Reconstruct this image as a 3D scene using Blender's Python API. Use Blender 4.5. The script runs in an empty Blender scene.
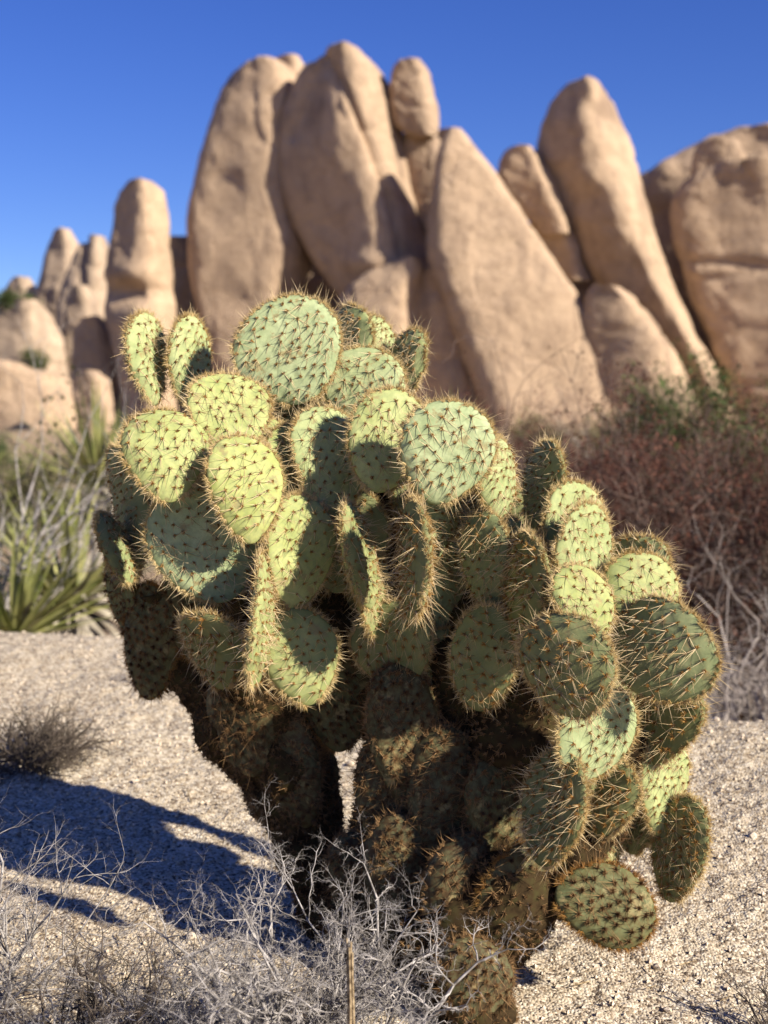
import bpy, math, random
import numpy as np
from mathutils import Vector, Matrix

random.seed(11)
RNG = np.random.default_rng(11)
R = math.radians
scene = bpy.context.scene
COL = scene.collection

# ---------------------------------------------------------------- camera, sky, sun, exposure
F_PX = 1407.0                       # focal length in pixels of the 768x1024 frame
CAM_H = 0.78
PITCH = math.atan(92 / F_PX)
cam_d = bpy.data.cameras.new("camera")
cam = bpy.data.objects.new("camera", cam_d)
COL.objects.link(cam)
cam.location = (0, 0, CAM_H)
cam.rotation_euler = (math.pi / 2 - PITCH, 0, 0)
cam_d.sensor_fit = 'VERTICAL'
cam_d.sensor_height = 36.0
cam_d.lens = 36.0 * F_PX / 1024.0
cam_d.clip_start = 0.05
cam_d.clip_end = 6000
cam_d.dof.use_dof = True
cam_d.dof.focus_distance = 1.84
cam_d.dof.aperture_fstop = 5.2
cam_d.dof.aperture_blades = 0
scene.camera = cam

SUN_EL, SUN_AZ = R(28), R(57)        # azimuth measured from behind the camera towards the right
S = Vector((math.cos(SUN_EL) * math.sin(SUN_AZ), -math.cos(SUN_EL) * math.cos(SUN_AZ), math.sin(SUN_EL)))
world = bpy.data.worlds.new("World")
scene.world = world
world.use_nodes = True
wn, wl = world.node_tree.nodes, world.node_tree.links
wn.clear()
sky = wn.new('ShaderNodeTexSky')
sky.sky_type = 'NISHITA'
sky.sun_disc = False
sky.sun_elevation = SUN_EL
sky.sun_rotation = math.atan2(S.x, S.y)
sky.altitude = 1600
sky.air_density = 1.0
sky.dust_density = 0.5
sky.ozone_density = 5.0
hsv = wn.new('ShaderNodeHueSaturation')
hsv.inputs['Hue'].default_value = 0.525
hsv.inputs['Saturation'].default_value = 1.2
bg = wn.new('ShaderNodeBackground')
bg.inputs['Strength'].default_value = 0.067
wo = wn.new('ShaderNodeOutputWorld')
wl.new(sky.outputs[0], hsv.inputs['Color'])
wl.new(hsv.outputs[0], bg.inputs[0])
wl.new(bg.outputs[0], wo.inputs[0])

sun_d = bpy.data.lights.new("sun", 'SUN')
sun_d.energy = 5.0
sun_d.angle = R(0.53)
sun_d.color = (1.0, 0.92, 0.80)
sun = bpy.data.objects.new("sun", sun_d)
COL.objects.link(sun)
sun.rotation_euler = S.to_track_quat('Z', 'Y').to_euler()

scene.view_settings.view_transform = 'Standard'
scene.view_settings.look = 'None'
scene.view_settings.gamma = 1
scene.view_settings.use_curve_mapping = False
scene.view_settings.exposure = 1.02
try:
    scene.cycles.max_bounces = 6
    scene.cycles.diffuse_bounces = 3
    scene.cycles.transparent_max_bounces = 6
except Exception:
    pass

# ---------------------------------------------------------------- helpers
CP, SP = math.cos(PITCH), math.sin(PITCH)


def P(px, py, Y):
    """the point of the place that stands Y metres ahead and shows at a photo position"""
    a = (px - 384) / F_PX
    b = (512 - py) / F_PX
    d = np.array([a, CP + b * SP, -SP + b * CP])
    return np.array([0, 0, CAM_H]) + d * (Y / d[1])


def proj(v):
    """photo position of points (N,3)"""
    r = v - np.array([0, 0, CAM_H])
    z = r[:, 1] * CP - r[:, 2] * SP
    u = r[:, 1] * SP + r[:, 2] * CP
    return 384 + F_PX * r[:, 0] / z, 512 - F_PX * u / z


def mesh_np(name, verts, faces, smooth=True):
    me = bpy.data.meshes.new(name)
    verts = np.ascontiguousarray(verts, dtype=np.float32)
    me.vertices.add(len(verts))
    me.vertices.foreach_set('co', verts.ravel())
    faces = [np.asarray(f, dtype=np.int32) for f in faces if len(f)]
    nl = sum(f.size for f in faces)
    npoly = sum(len(f) for f in faces)
    me.loops.add(nl)
    me.polygons.add(npoly)
    me.loops.foreach_set('vertex_index', np.concatenate([f.ravel() for f in faces]))
    tot = np.concatenate([np.full(len(f), f.shape[1], np.int32) for f in faces])
    st = np.zeros(npoly, np.int32)
    st[1:] = np.cumsum(tot)[:-1]
    me.polygons.foreach_set('loop_start', st)
    try:
        me.polygons.foreach_set('loop_total', tot)
    except Exception:
        pass
    me.polygons.foreach_set('use_smooth', np.full(npoly, bool(smooth)))
    me.update(calc_edges=True)
    return me


def obj(name, me, mat, parent=None):
    o = bpy.data.objects.new(name, me)
    COL.objects.link(o)
    if mat is not None and me is not None:
        me.materials.append(mat)
    if parent is not None:
        o.parent = parent
        o.matrix_parent_inverse = parent.matrix_world.inverted()
    return o


def thing(name, label, cat, loc=(0, 0, 0), group=None):
    o = bpy.data.objects.new(name, None)
    o.empty_display_size = 0.1
    COL.objects.link(o)
    o.location = loc
    o.matrix_world = Matrix.Translation(Vector([float(c) for c in loc]))
    tag(o, label, cat, group)
    return o


def tag(o, label, cat, group=None):
    o['label'] = label
    o['category'] = cat
    if group:
        o['group'] = group
    return o


def norm(a):
    return a / np.maximum(np.linalg.norm(a, axis=-1, keepdims=True), 1e-9)


def perp(d):
    ref = np.where(np.abs(d[:, 2:3]) < 0.85, np.array([[0., 0, 1]]), np.array([[1., 0, 0]]))
    a = norm(np.cross(d, ref))
    return a, np.cross(d, a)


def spikes(base, tip, r):
    """three-sided needles"""
    d = norm(tip - base)
    a, b = perp(d)
    n = len(base)
    r = np.broadcast_to(np.asarray(r, float).reshape(-1, 1), (n, 1))
    V = np.empty((n, 4, 3))
    for k in range(3):
        t = 2 * math.pi * k / 3
        V[:, k] = base + r * (math.cos(t) * a + math.sin(t) * b)
    V[:, 3] = tip
    i = np.arange(n)[:, None] * 4
    F = np.concatenate([i + np.array([[0, 1, 3]]), i + np.array([[1, 2, 3]]), i + np.array([[2, 0, 3]])])
    return V.reshape(-1, 3), F


def tubes(p0, p1, r0, r1, sides=4):
    p0, p1 = np.asarray(p0, float), np.asarray(p1, float)
    n = len(p0)
    d = norm(p1 - p0)
    a, b = perp(d)
    r0 = np.asarray(r0, float).reshape(-1, 1)
    r1 = np.asarray(r1, float).reshape(-1, 1)
    V = np.empty((n, 2 * sides, 3))
    for k in range(sides):
        t = 2 * math.pi * k / sides
        o = math.cos(t) * a + math.sin(t) * b
        V[:, k] = p0 - d * r0 * 0.3 + r0 * o
        V[:, sides + k] = p1 + d * r1 * 0.3 + r1 * o
    i = np.arange(n)[:, None] * 2 * sides
    F = [i + np.array([[k, (k + 1) % sides, sides + (k + 1) % sides, sides + k]]) for k in range(sides)]
    return V.reshape(-1, 3), np.concatenate(F)


def merge(parts):
    """[(verts, faces)] with faces of one size each"""
    V, F, off = [], {}, 0
    for v, f in parts:
        V.append(v)
        F.setdefault(f.shape[1], []).append(f + off)
        off += len(v)
    return np.concatenate(V), [np.concatenate(x) for x in F.values()]


def _hash(i, j, k, s):
    h = (i.astype(np.int64) * 374761393 + j.astype(np.int64) * 668265263 + k.astype(np.int64) * 2147483647 + s * 974634777) & 0xFFFFFFFF
    h = ((h ^ (h >> 13)) * 1274126177) & 0xFFFFFFFF
    h = ((h ^ (h >> 16)) * 2246822519) & 0xFFFFFFFF
    return ((h ^ (h >> 15)) & 0xFFFFFF) / float(0xFFFFFF)


def vnoise(p, s=0):
    q = np.floor(p)
    f = p - q
    f = f * f * f * (f * (f * 6 - 15) + 10)
    i, j, k = q[:, 0].astype(np.int64), q[:, 1].astype(np.int64), q[:, 2].astype(np.int64)
    out = 0
    for a in (0, 1):
        for b in (0, 1):
            for c in (0, 1):
                w = (f[:, 0] if a else 1 - f[:, 0]) * (f[:, 1] if b else 1 - f[:, 1]) * (f[:, 2] if c else 1 - f[:, 2])
                out = out + w * _hash(i + a, j + b, k + c, s)
    return out * 2 - 1


def fbm(p, octaves=4, s=0, gain=0.5):
    a, out = 1.0, 0
    for o in range(octaves):
        out = out + a * vnoise(p * (2.03 ** o) + 17.3 * o, s + o)
        a *= gain
    return out


def worley2(x, y, s=0):
    """distance to the nearest cell point and that cell's random value"""
    i0, j0 = np.floor(x).astype(np.int64), np.floor(y).astype(np.int64)
    best = np.full(x.shape, 9.0)
    rid = np.zeros(x.shape)
    z = np.zeros_like(i0)
    for a in (-1, 0, 1):
        for b in (-1, 0, 1):
            i, j = i0 + a, j0 + b
            cx = i + _hash(i, j, z, s)
            cy = j + _hash(i, j, z + 1, s)
            d = np.hypot(x - cx, y - cy)
            m = d < best
            best = np.where(m, d, best)
            rid = np.where(m, _hash(i, j, z + 2, s), rid)
    return best, rid


# ---------------------------------------------------------------- materials
def new_mat(name, rough=0.8, spec=0.3):
    m = bpy.data.materials.new(name)
    m.use_nodes = True
    nt = m.node_tree
    b = nt.nodes['Principled BSDF']
    b.inputs['Roughness'].default_value = rough
    b.inputs['Specular IOR Level'].default_value = spec
    return m, nt, b


def nd(nt, kind, **kw):
    n = nt.nodes.new(kind)
    for k, v in kw.items():
        if k in n.inputs:
            n.inputs[k].default_value = v
        else:
            setattr(n, k, v)
    return n


def noise(nt, vec, scale, detail=4, rough=0.55):
    n = nd(nt, 'ShaderNodeTexNoise', Scale=scale, Detail=detail, Roughness=rough)
    nt.links.new(vec, n.inputs['Vector'])
    return n.outputs['Fac']


def ramp(nt, fac, stops):
    n = nt.nodes.new('ShaderNodeValToRGB')
    e = n.color_ramp.elements
    while len(e) < len(stops):
        e.new(0.5)
    for k, (p, c) in enumerate(stops):
        e[k].position = p
        e[k].color = (*c, 1) if len(c) == 3 else c
    nt.links.new(fac, n.inputs[0])
    return n.outputs[0]


def mix(nt, fac, a, b, blend='MIX'):
    n = nt.nodes.new('ShaderNodeMix')
    n.data_type = 'RGBA'
    n.blend_type = blend
    for s, v in ((0, fac), (6, a), (7, b)):
        if isinstance(v, (int, float)):
            n.inputs[s].default_value = v
        elif isinstance(v, tuple):
            n.inputs[s].default_value = (*v, 1)
        else:
            nt.links.new(v, n.inputs[s])
    return n.outputs[2]


def bump(nt, b, height, strength, dist):
    n = nd(nt, 'ShaderNodeBump', Strength=strength, Distance=dist)
    nt.links.new(height, n.inputs['Height'])
    nt.links.new(n.outputs[0], b.inputs['Normal'])
    return n


def pos(nt):
    return nt.nodes.new('ShaderNodeNewGeometry').outputs['Position']


def simple_mat(name, c1, c2, scale, rough=0.85, spec=0.2, translucent=0.0, c3=None):
    m, nt, b = new_mat(name, rough, spec)
    p = pos(nt)
    f = noise(nt, p, scale, 3)
    stops = [(0.35, c1), (0.65, c2)] if c3 is None else [(0.32, c1), (0.5, c2), (0.68, c3)]
    c = ramp(nt, f, stops)
    nt.links.new(c, b.inputs['Base Color'])
    if translucent:
        t = nt.nodes.new('ShaderNodeBsdfTranslucent')
        nt.links.new(c, t.inputs[0])
        mx = nt.nodes.new('ShaderNodeMixShader')
        mx.inputs[0].default_value = translucent
        nt.links.new(b.outputs[0], mx.inputs[1])
        nt.links.new(t.outputs[0], mx.inputs[2])
        nt.links.new(mx.outputs[0], nt.nodes['Material Output'].inputs[0])
    return m


def make_rock_mat(name, base, dark, stain):
    m, nt, b = new_mat(name, 0.9, 0.15)
    p = pos(nt)
    big = noise(nt, p, 0.35, 5, 0.6)
    mid = noise(nt, p, 2.2, 6, 0.65)
    fine = noise(nt, p, 22, 3, 0.7)
    mp = nd(nt, 'ShaderNodeMapping')
    mp.inputs['Scale'].default_value = (1.1, 1.1, 0.22)
    nt.links.new(p, mp.inputs[0])
    streak = noise(nt, mp.outputs[0], 1.3, 5, 0.6)
    c = ramp(nt, big, [(0.3, tuple(x * 0.86 for x in base)), (0.7, tuple(min(1, x * 1.1) for x in base))])
    c = mix(nt, ramp(nt, mid, [(0.46, (0, 0, 0)), (0.66, (0.7,) * 3)]), c, dark)
    c = mix(nt, ramp(nt, streak, [(0.52, (0, 0, 0)), (0.72, (0.7,) * 3)]), c, stain)
    c = mix(nt, ramp(nt, fine, [(0.45, (0, 0, 0)), (0.62, (0.22,) * 3)]), c, tuple(x * 0.45 for x in base))
    nt.links.new(c, b.inputs['Base Color'])
    h = mix(nt, 0.3, mid, fine)
    jv = nd(nt, 'ShaderNodeTexVoronoi', Scale=0.42)
    jv.feature = 'DISTANCE_TO_EDGE'
    wv = nt.nodes.new('ShaderNodeVectorMath')
    wv.operation = 'MULTIPLY_ADD'
    nz = nd(nt, 'ShaderNodeTexNoise', Scale=0.8, Detail=3.0)
    nt.links.new(p, nz.inputs['Vector'])
    nt.links.new(nz.outputs['Color'], wv.inputs[0])
    wv.inputs[1].default_value = (1.6, 1.6, 1.6)
    nt.links.new(p, wv.inputs[2])
    nt.links.new(wv.outputs[0], jv.inputs['Vector'])
    joint = ramp(nt, jv.outputs['Distance'], [(0.0, (0.82,) * 3), (0.05, (1, 1, 1))])
    h = mix(nt, 1.0, h, joint, 'MULTIPLY')
    bump(nt, b, h, 0.9, 0.3)
    return m


def make_ground_mat():
    m, nt, b = new_mat('granite_ground', 0.92, 0.15)
    p = pos(nt)
    v = nd(nt, 'ShaderNodeTexVoronoi', Scale=225.0)
    nt.links.new(p, v.inputs['Vector'])
    sepv = nt.nodes.new('ShaderNodeSeparateColor')
    nt.links.new(v.outputs['Color'], sepv.inputs[0])
    grain = ramp(nt, sepv.outputs[0], [(0.0, (0.10, 0.075, 0.055)), (0.13, (0.22, 0.165, 0.11)), (0.3, (0.40, 0.33, 0.23)),
                                       (0.72, (0.54, 0.465, 0.345)), (1.0, (0.68, 0.615, 0.49))])
    soft = noise(nt, p, 2.2, 5, 0.6)
    c = mix(nt, 0.75, grain, ramp(nt, soft, [(0.35, (0.84, 0.80, 0.76)), (0.65, (1.02, 1.0, 0.97))]), 'MULTIPLY')
    blot = noise(nt, p, 55, 4, 0.7)
    c = mix(nt, ramp(nt, blot, [(0.58, (0, 0, 0)), (0.72, (0.6,) * 3)]), c, (0.19, 0.145, 0.10))
    # sand and dry litter of the desert floor beyond the slab
    sep = nt.nodes.new('ShaderNodeSeparateXYZ')
    nt.links.new(p, sep.inputs[0])
    mr = nd(nt, 'ShaderNodeMapRange')
    mr.inputs[1].default_value = -0.12
    mr.inputs[2].default_value = -0.34
    nt.links.new(sep.outputs[2], mr.inputs[0])
    gt = nd(nt, 'ShaderNodeMath', operation='GREATER_THAN')
    gt.inputs[1].default_value = 9.0
    nt.links.new(sep.outputs[1], gt.inputs[0])
    mx = nd(nt, 'ShaderNodeMath', operation='MAXIMUM')
    nt.links.new(mr.outputs[0], mx.inputs[0])
    nt.links.new(gt.outputs[0], mx.inputs[1])
    sandf = noise(nt, p, 3.5, 6, 0.65)
    sand = ramp(nt, sandf, [(0.3, (0.20, 0.135, 0.08)), (0.52, (0.34, 0.25, 0.155)), (0.75, (0.44, 0.335, 0.22))])
    c = mix(nt, mx.outputs[0], c, sand)
    nt.links.new(c, b.inputs['Base Color'])
    vd = ramp(nt, v.outputs['Distance'], [(0.0, (1, 1, 1)), (0.75, (0, 0, 0))])
    hh = mix(nt, 0.4, vd, noise(nt, p, 420, 2, 0.6))
    bump(nt, b, hh, 0.8, 0.004)
    return m


def attr(nt, name):
    n = nt.nodes.new('ShaderNodeAttribute')
    n.attribute_type = 'OBJECT'
    n.attribute_name = name
    return n.outputs['Fac']


def make_pad_mat():
    m, nt, b = new_mat('cactus_skin', 0.72, 0.18)
    p = pos(nt)
    f1 = noise(nt, p, 28, 4, 0.6)
    f2 = noise(nt, p, 130, 3, 0.6)
    blue = ramp(nt, f1, [(0.3, (0.25, 0.305, 0.145)), (0.7, (0.38, 0.425, 0.23))])
    yel = ramp(nt, f1, [(0.3, (0.27, 0.295, 0.08)), (0.7, (0.385, 0.395, 0.145))])
    c = mix(nt, attr(nt, 'yellow'), blue, yel)
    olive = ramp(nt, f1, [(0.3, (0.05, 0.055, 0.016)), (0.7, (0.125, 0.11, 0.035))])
    c = mix(nt, attr(nt, 'age_shade'), c, olive)  # olive of old pads, also painted as shade on pads facing off the sun
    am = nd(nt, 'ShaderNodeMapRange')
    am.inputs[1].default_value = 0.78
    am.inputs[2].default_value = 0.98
    nt.links.new(attr(nt, 'age_shade'), am.inputs[0])
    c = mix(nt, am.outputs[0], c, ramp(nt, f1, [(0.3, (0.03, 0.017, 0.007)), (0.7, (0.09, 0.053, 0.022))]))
    scar = noise(nt, p, 38, 5, 0.7)
    c = mix(nt, ramp(nt, scar, [(0.56, (0, 0, 0)), (0.63, (0.8,) * 3)]), c, (0.25, 0.19, 0.085))
    c = mix(nt, ramp(nt, f2, [(0.35, (0.35,) * 3), (0.6, (0, 0, 0))]), c, (0.15, 0.19, 0.09))
    nt.links.new(c, b.inputs['Base Color'])
    bump(nt, b, mix(nt, 0.5, f1, f2), 0.3, 0.004)
    return m


M = {}
M['rock'] = make_rock_mat('tan_granite', (0.57, 0.41, 0.27), (0.385, 0.27, 0.18), (0.21, 0.145, 0.105))
M['rock_far'] = make_rock_mat('pale_granite', (0.56, 0.42, 0.29), (0.40, 0.29, 0.2), (0.27, 0.2, 0.15))
M['ground'] = make_ground_mat()
M['pad'] = make_pad_mat()
M['bark'] = simple_mat('cactus_bark', (0.014, 0.009, 0.005), (0.04, 0.026, 0.012), 45, 0.95, 0.05, c3=(0.05, 0.042, 0.016))
M['spine'] = simple_mat('cactus_spine', (0.50, 0.36, 0.17), (0.70, 0.56, 0.34), 30, 0.5, 0.4, 0.25)
M['tuft'] = simple_mat('cactus_bristle', (0.27, 0.12, 0.028), (0.50, 0.29, 0.085), 24, 0.7, 0.2, 0.3)
M['rim'] = simple_mat('cactus_rim_bristle', (0.55, 0.39, 0.15), (0.74, 0.60, 0.31), 24, 0.6, 0.3, 0.35)
M['old_spine'] = simple_mat('old_cactus_spine', (0.11, 0.058, 0.024), (0.34, 0.205, 0.09), 30, 0.7, 0.2, 0.2)
M['dead_twig'] = simple_mat('bleached_twig', (0.13, 0.115, 0.10), (0.43, 0.395, 0.365), 60, 0.9, 0.1)
M['dark_twig'] = simple_mat('dark_twig', (0.05, 0.04, 0.03), (0.14, 0.11, 0.085), 40, 0.9, 0.1)
M['straw'] = simple_mat('straw_stalk', (0.34, 0.24, 0.12), (0.50, 0.38, 0.21), 90, 0.8, 0.2)
M['grey_branch'] = simple_mat('grey_branch', (0.22, 0.185, 0.16), (0.42, 0.37, 0.33), 9, 0.9, 0.1)
M['red_twig'] = simple_mat('reddish_twig', (0.045, 0.03, 0.023), (0.21, 0.15, 0.12), 14, 0.9, 0.1)
M['red_leaf'] = simple_mat('rusty_leaf', (0.05, 0.02, 0.013), (0.22, 0.095, 0.06), 45, 0.8, 0.2, 0.2)
M['olive_leaf'] = simple_mat('olive_leaf', (0.085, 0.095, 0.03), (0.17, 0.165, 0.055), 5, 0.8, 0.2, 0.25)
M['green_leaf'] = simple_mat('green_leaf', (0.05, 0.08, 0.025), (0.13, 0.16, 0.05), 5, 0.8, 0.2, 0.25)
M['yucca'] = simple_mat('yucca_blade', (0.15, 0.175, 0.045), (0.40, 0.38, 0.14), 7, 0.5, 0.4, 0.2)
M['yucca_dead'] = simple_mat('dead_yucca_blade', (0.20, 0.17, 0.125), (0.42, 0.37, 0.29), 12, 0.85, 0.2)
M['dry_grass'] = simple_mat('dry_grass', (0.34, 0.25, 0.12), (0.52, 0.41, 0.23), 12, 0.85, 0.2, 0.2)

# ---------------------------------------------------------------- ground: granite slab, then the desert floor to the horizon


def ground_z(x, y, fine=True):
    x, y = np.asarray(x, float), np.asarray(y, float)
    shp = x.shape
    xf, yf = x.ravel(), y.ravel()
    t = 1 / (1 + np.exp(-(xf + 0.05) / 0.22))
    edge = 4.02 * (1 - t) + 2.85 * t + 0.06 * np.sin(xf * 2.3 + 1)
    p = np.stack([xf, yf, np.zeros_like(xf)], 1)
    slab = 0.012 + 0.014 * fbm(p * 1.7, 3, 5) + 0.125 * np.clip(yf - 1.95, -0.25, 3) + 0.22 * np.clip(xf, 0, 1) * np.clip((yf - 1.75) / 1.5, 0, 1)
    d = yf - edge
    drop = np.clip((d + 0.35) / 1.2, 0, 1)
    drop = drop * drop * (3 - 2 * drop)
    side = np.clip((np.abs(xf) - 3.2) / 2.5, 0, 1)
    drop = np.maximum(drop, side * side * (3 - 2 * side))
    far = np.clip((yf - 12) / 25, 0, 1)
    floor = -0.42 + 0.95 * far * far * (3 - 2 * far) + 0.05 * fbm(p * 0.6, 4, 9) * np.clip(yf / 8, 0.3, 1)
    z = slab * (1 - drop) + floor * drop
    if fine:
        m = (np.hypot(xf, yf) < 7)
        fx, fy = xf[m], yf[m]
        d1, r1 = worley2(fx / 0.0085, fy / 0.0085, 1)
        d2, r2 = worley2(fx / 0.019, fy / 0.019, 2)
        d3, r3 = worley2(fx / 0.045, fy / 0.045, 3)
        hgt = 0.0019 * (1 - d1) * (0.35 + r1) + 0.0022 * np.clip(0.85 - d2, 0, 1) * (r2 > 0.45) * (0.5 + r2) + 0.005 * np.clip(0.6 - d3, 0, 1) * (r3 > 0.8)
        hgt += 0.0026 * fbm(np.stack([fx, fy, fx * 0], 1) * 26, 3, 21)
        # a short crack that runs away from the camera on the right
        cx = 0.231 + 0.008 * np.sin(fy * 60) + 0.02 * (fy - 2.0)
        hgt -= 0.009 * np.exp(-((fx - cx) / 0.004) ** 2) * np.clip((0.14 - np.abs(fy - 2.12)) / 0.05, 0, 1)
        zz = z[m]
        z[m] = zz + hgt * np.clip(1 - drop[m] * 1.2, 0.15, 1)
    return z.reshape(shp)


def build_ground():
    ang_in = np.linspace(-R(21), R(21), 560)
    ang_out = np.linspace(R(21), R(180), 46)[1:]
    ang = np.concatenate([-ang_out[::-1][1:], ang_in, ang_out])
    rad = [0.35]
    while rad[-1] < 2500:
        r = rad[-1]
        k = 1.02 if r < 1.2 else (1.0019 if r < 3.4 else (1.003 if r < 5.6 else (1.02 if r < 12 else 1.07)))
        rad.append(r * k)
    rad = np.array(rad)
    A, Q = np.meshgrid(ang, rad)
    x, y = Q * np.sin(A), Q * np.cos(A)
    z = ground_z(x, y)
    nr, na = A.shape
    V = np.stack([x.ravel(), y.ravel(), z.ravel()], 1)
    idx = np.arange(nr * na).reshape(nr, na)
    f = np.stack([idx[:-1, :-1], idx[:-1, 1:], idx[1:, 1:], idx[1:, :-1]], -1).reshape(-1, 4)
    f2 = np.stack([idx[:-1, -1], idx[:-1, 0], idx[1:, 0], idx[1:, -1]], -1)
    V = np.concatenate([V, [[0, 0, 0.0]]])
    c = len(V) - 1
    j = np.arange(na)
    f3 = np.stack([np.full(na, c), idx[0, (j + 1) % na], idx[0, j]], -1)
    o = obj('ground', mesh_np('ground', V, [np.concatenate([f, f2])[:, ::-1], f3[:, ::-1]]), M['ground'])
    o['kind'] = 'structure'


build_ground()

# loose grit on the slab, nobody could count it


def build_grit():
    n = 26000
    y = 1.15 + RNG.random(n) ** 1.5 * 3.6
    x = (RNG.random(n) * 2 - 1) * (0.35 + 0.42 * y)
    z = ground_z(x, y)
    s = 0.0014 + 0.0032 * RNG.random(n) ** 2.2
    t = np.array([[1, 0, 0], [-0.5, 0.87, 0], [-0.5, -0.87, 0], [0, 0, 0.9], [0.1, 0, -0.9]])
    a = RNG.random(n) * 6.28
    V = t[None] * s[:, None, None] * (0.65 + 0.7 * RNG.random((n, 5, 1)))
    ca, sa = np.cos(a)[:, None], np.sin(a)[:, None]
    V = np.stack([V[..., 0] * ca - V[..., 1] * sa, V[..., 0] * sa + V[..., 1] * ca, V[..., 2]], -1)
    V += np.stack([x, y, z + s * 0.4], 1)[:, None]
    i = np.arange(n)[:, None] * 5
    F = np.concatenate([i + np.array([q]) for q in ([0, 1, 3], [1, 2, 3], [2, 0, 3], [1, 0, 4], [2, 1, 4], [0, 2, 4])])
    o = obj('gravel', mesh_np('gravel', V.reshape(-1, 3), [F], False), M['grit'])
    o['kind'] = 'stuff'
    o['label'] = 'loose granite grit on the slab'


M['grit'] = simple_mat('granite_grit', (0.20, 0.15, 0.10), (0.62, 0.52, 0.40), 210, 0.9, 0.15, c3=(0.46, 0.36, 0.25))
build_grit()

# ---------------------------------------------------------------- granite formation


def boulder(label, rows, Y, depth=0.9, exp=2.5, mat='rock', name='boulder', amp=0.018, lean=0.0, dents=(), creases=(), seed=0, turn=0.0, phi=26, box=4.2, taper=0.45):
    """lofts rings through the rows (photo height, left, right) of a rock that stands Y metres ahead"""
    rows = sorted(rows)
    py = np.array([r[0] for r in rows], float)
    L = np.array([r[1] for r in rows], float)
    Rr = np.array([r[2] for r in rows], float)
    nrow, ncol = 84, 132
    # dense rows near the top so that the cap closes round
    u = np.linspace(0, 1, nrow)
    q = py[0] + (py[-1] - py[0]) * u ** 1.35

    def smooth(v):
        t = np.interp(q, py, v)
        k = np.array([1, 2, 1.]) / 4
        for _ in range(6):
            e = np.concatenate([t[:1], t, t[-1:]])
            t2 = np.convolve(e, k, 'valid')
            hold = np.clip((np.arange(nrow) - 2) / 6, 0, 1)
            t = t * (1 - hold) + t2 * hold
        return t
    Ls, Rs = smooth(L), smooth(Rr)
    wpx = Rs - Ls
    wmax = wpx.max()
    # rounded crown
    capf = np.sqrt(np.clip(1 - (1 - np.clip((q - py[0]) / (0.22 * wmax), 0, 1)) ** 2, 0, 1))
    mid = (Ls + Rs) / 2
    half = wpx / 2 * (0.8 + 0.2 * capf) + 1.5
    half[0] *= 0.55
    th = np.linspace(0, 2 * math.pi, ncol, endpoint=False)
    ce, se = np.cos(th), np.sin(th)
    a_ = R(phi)                       # the block stands turned, one edge towards us

    def section(bx):
        ux = np.sign(ce) * np.abs(ce) ** (2 / bx)
        uy = np.sign(se) * np.abs(se) ** (2 / bx)
        cx = ux * math.cos(a_) + uy * math.sin(a_) * 0.8
        cy = -ux * math.sin(a_) + uy * math.cos(a_) * 0.8
        return cx / np.abs(cx).max(), cy / np.abs(cy).max()
    m_px = Y / F_PX
    V = []
    yoff = Y
    for i in range(nrow):
        w = half[i] * m_px
        cx, cy = section(2.0 + (box - 2.0) * min(1.0, 0.15 + 0.85 * capf[i] ** 3))
        dd = depth * wmax / 2 * m_px * (half[i] / (wmax / 2)) ** taper
        zc = P(mid[i], q[i], Y)
        yc = yoff + lean * (zc[2] - P(mid[-1], q[-1], Y)[2]) + dd * 0.9
        ring = np.stack([zc[0] + w * cx, yc + dd * cy - turn * w * cx, np.full(ncol, zc[2])], 1)
        V.append(ring)
    V = np.concatenate(V)
    idx = np.arange(nrow * ncol).reshape(nrow, ncol)
    nx = np.roll(idx, -1, 1)
    quads = np.stack([idx[:-1], nx[:-1], nx[1:], idx[1:]], -1).reshape(-1, 4)
    top = len(V)
    bot = top + 1
    V = np.concatenate([V, [V[:ncol].mean(0)], [V[-ncol:].mean(0)]])
    j = np.arange(ncol)
    t1 = np.stack([np.full(ncol, top), (j + 1) % ncol, j], -1)
    t2 = np.stack([np.full(ncol, bot), idx[-1, j], idx[-1, (j + 1) % ncol]], -1)
    # normals for displacement
    g = V[:-2].reshape(nrow, ncol, 3)
    du = np.roll(g, -1, 1) - np.roll(g, 1, 1)
    dv = np.gradient(g, axis=0)
    n = norm(np.cross(dv, du)).reshape(-1, 3)
    ctr = V[:-2].mean(0)
    if ((V[:-2] - ctr) * n).sum() < 0:
        n = -n
    wm = wmax * m_px
    p = V[:-2] / wm
    disp = amp * 1.7 * fbm(p * 1.5 + seed * 7.7, 2, seed) + amp * 0.8 * fbm(p * 5.0, 5, seed + 3, 0.6)
    disp -= amp * 1.6 * np.clip(0.12 - np.abs(vnoise(p * 1.5 + 31.0, seed + 5)), 0, 1) * 5
    W = V[:-2] + n * (disp * wm)[:, None]
    X, Yp = proj(W)
    front = n[:, 1] < 0.25
    for (dx, dy, rx, ry, a) in dents:
        k = np.exp(-(((X - dx) / rx) ** 2 + ((Yp - dy) / ry) ** 2)) * front
        W = W - n * (k * a * m_px)[:, None]
    for pts, width, a in creases:
        dmin = np.full(len(W), 1e9)
        for (x0, y0), (x1, y1) in zip(pts[:-1], pts[1:]):
            vx, vy = x1 - x0, y1 - y0
            t = np.clip(((X - x0) * vx + (Yp - y0) * vy) / (vx * vx + vy * vy), 0, 1)
            dmin = np.minimum(dmin, np.hypot(X - x0 - t * vx, Yp - y0 - t * vy))
        k = np.exp(-(dmin / width) ** 2) * front
        W = W - n * (k * a * m_px)[:, None]
    V[:-2] = W
    V[top] = W[:ncol].mean(0)
    V[bot] = W[-ncol:].mean(0)
    o = obj(name, mesh_np(name, V, [quads, t1, t2]), M[mat])
    tag(o, label, 'boulder', 'granite boulders of the rock formation')
    return o


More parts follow.
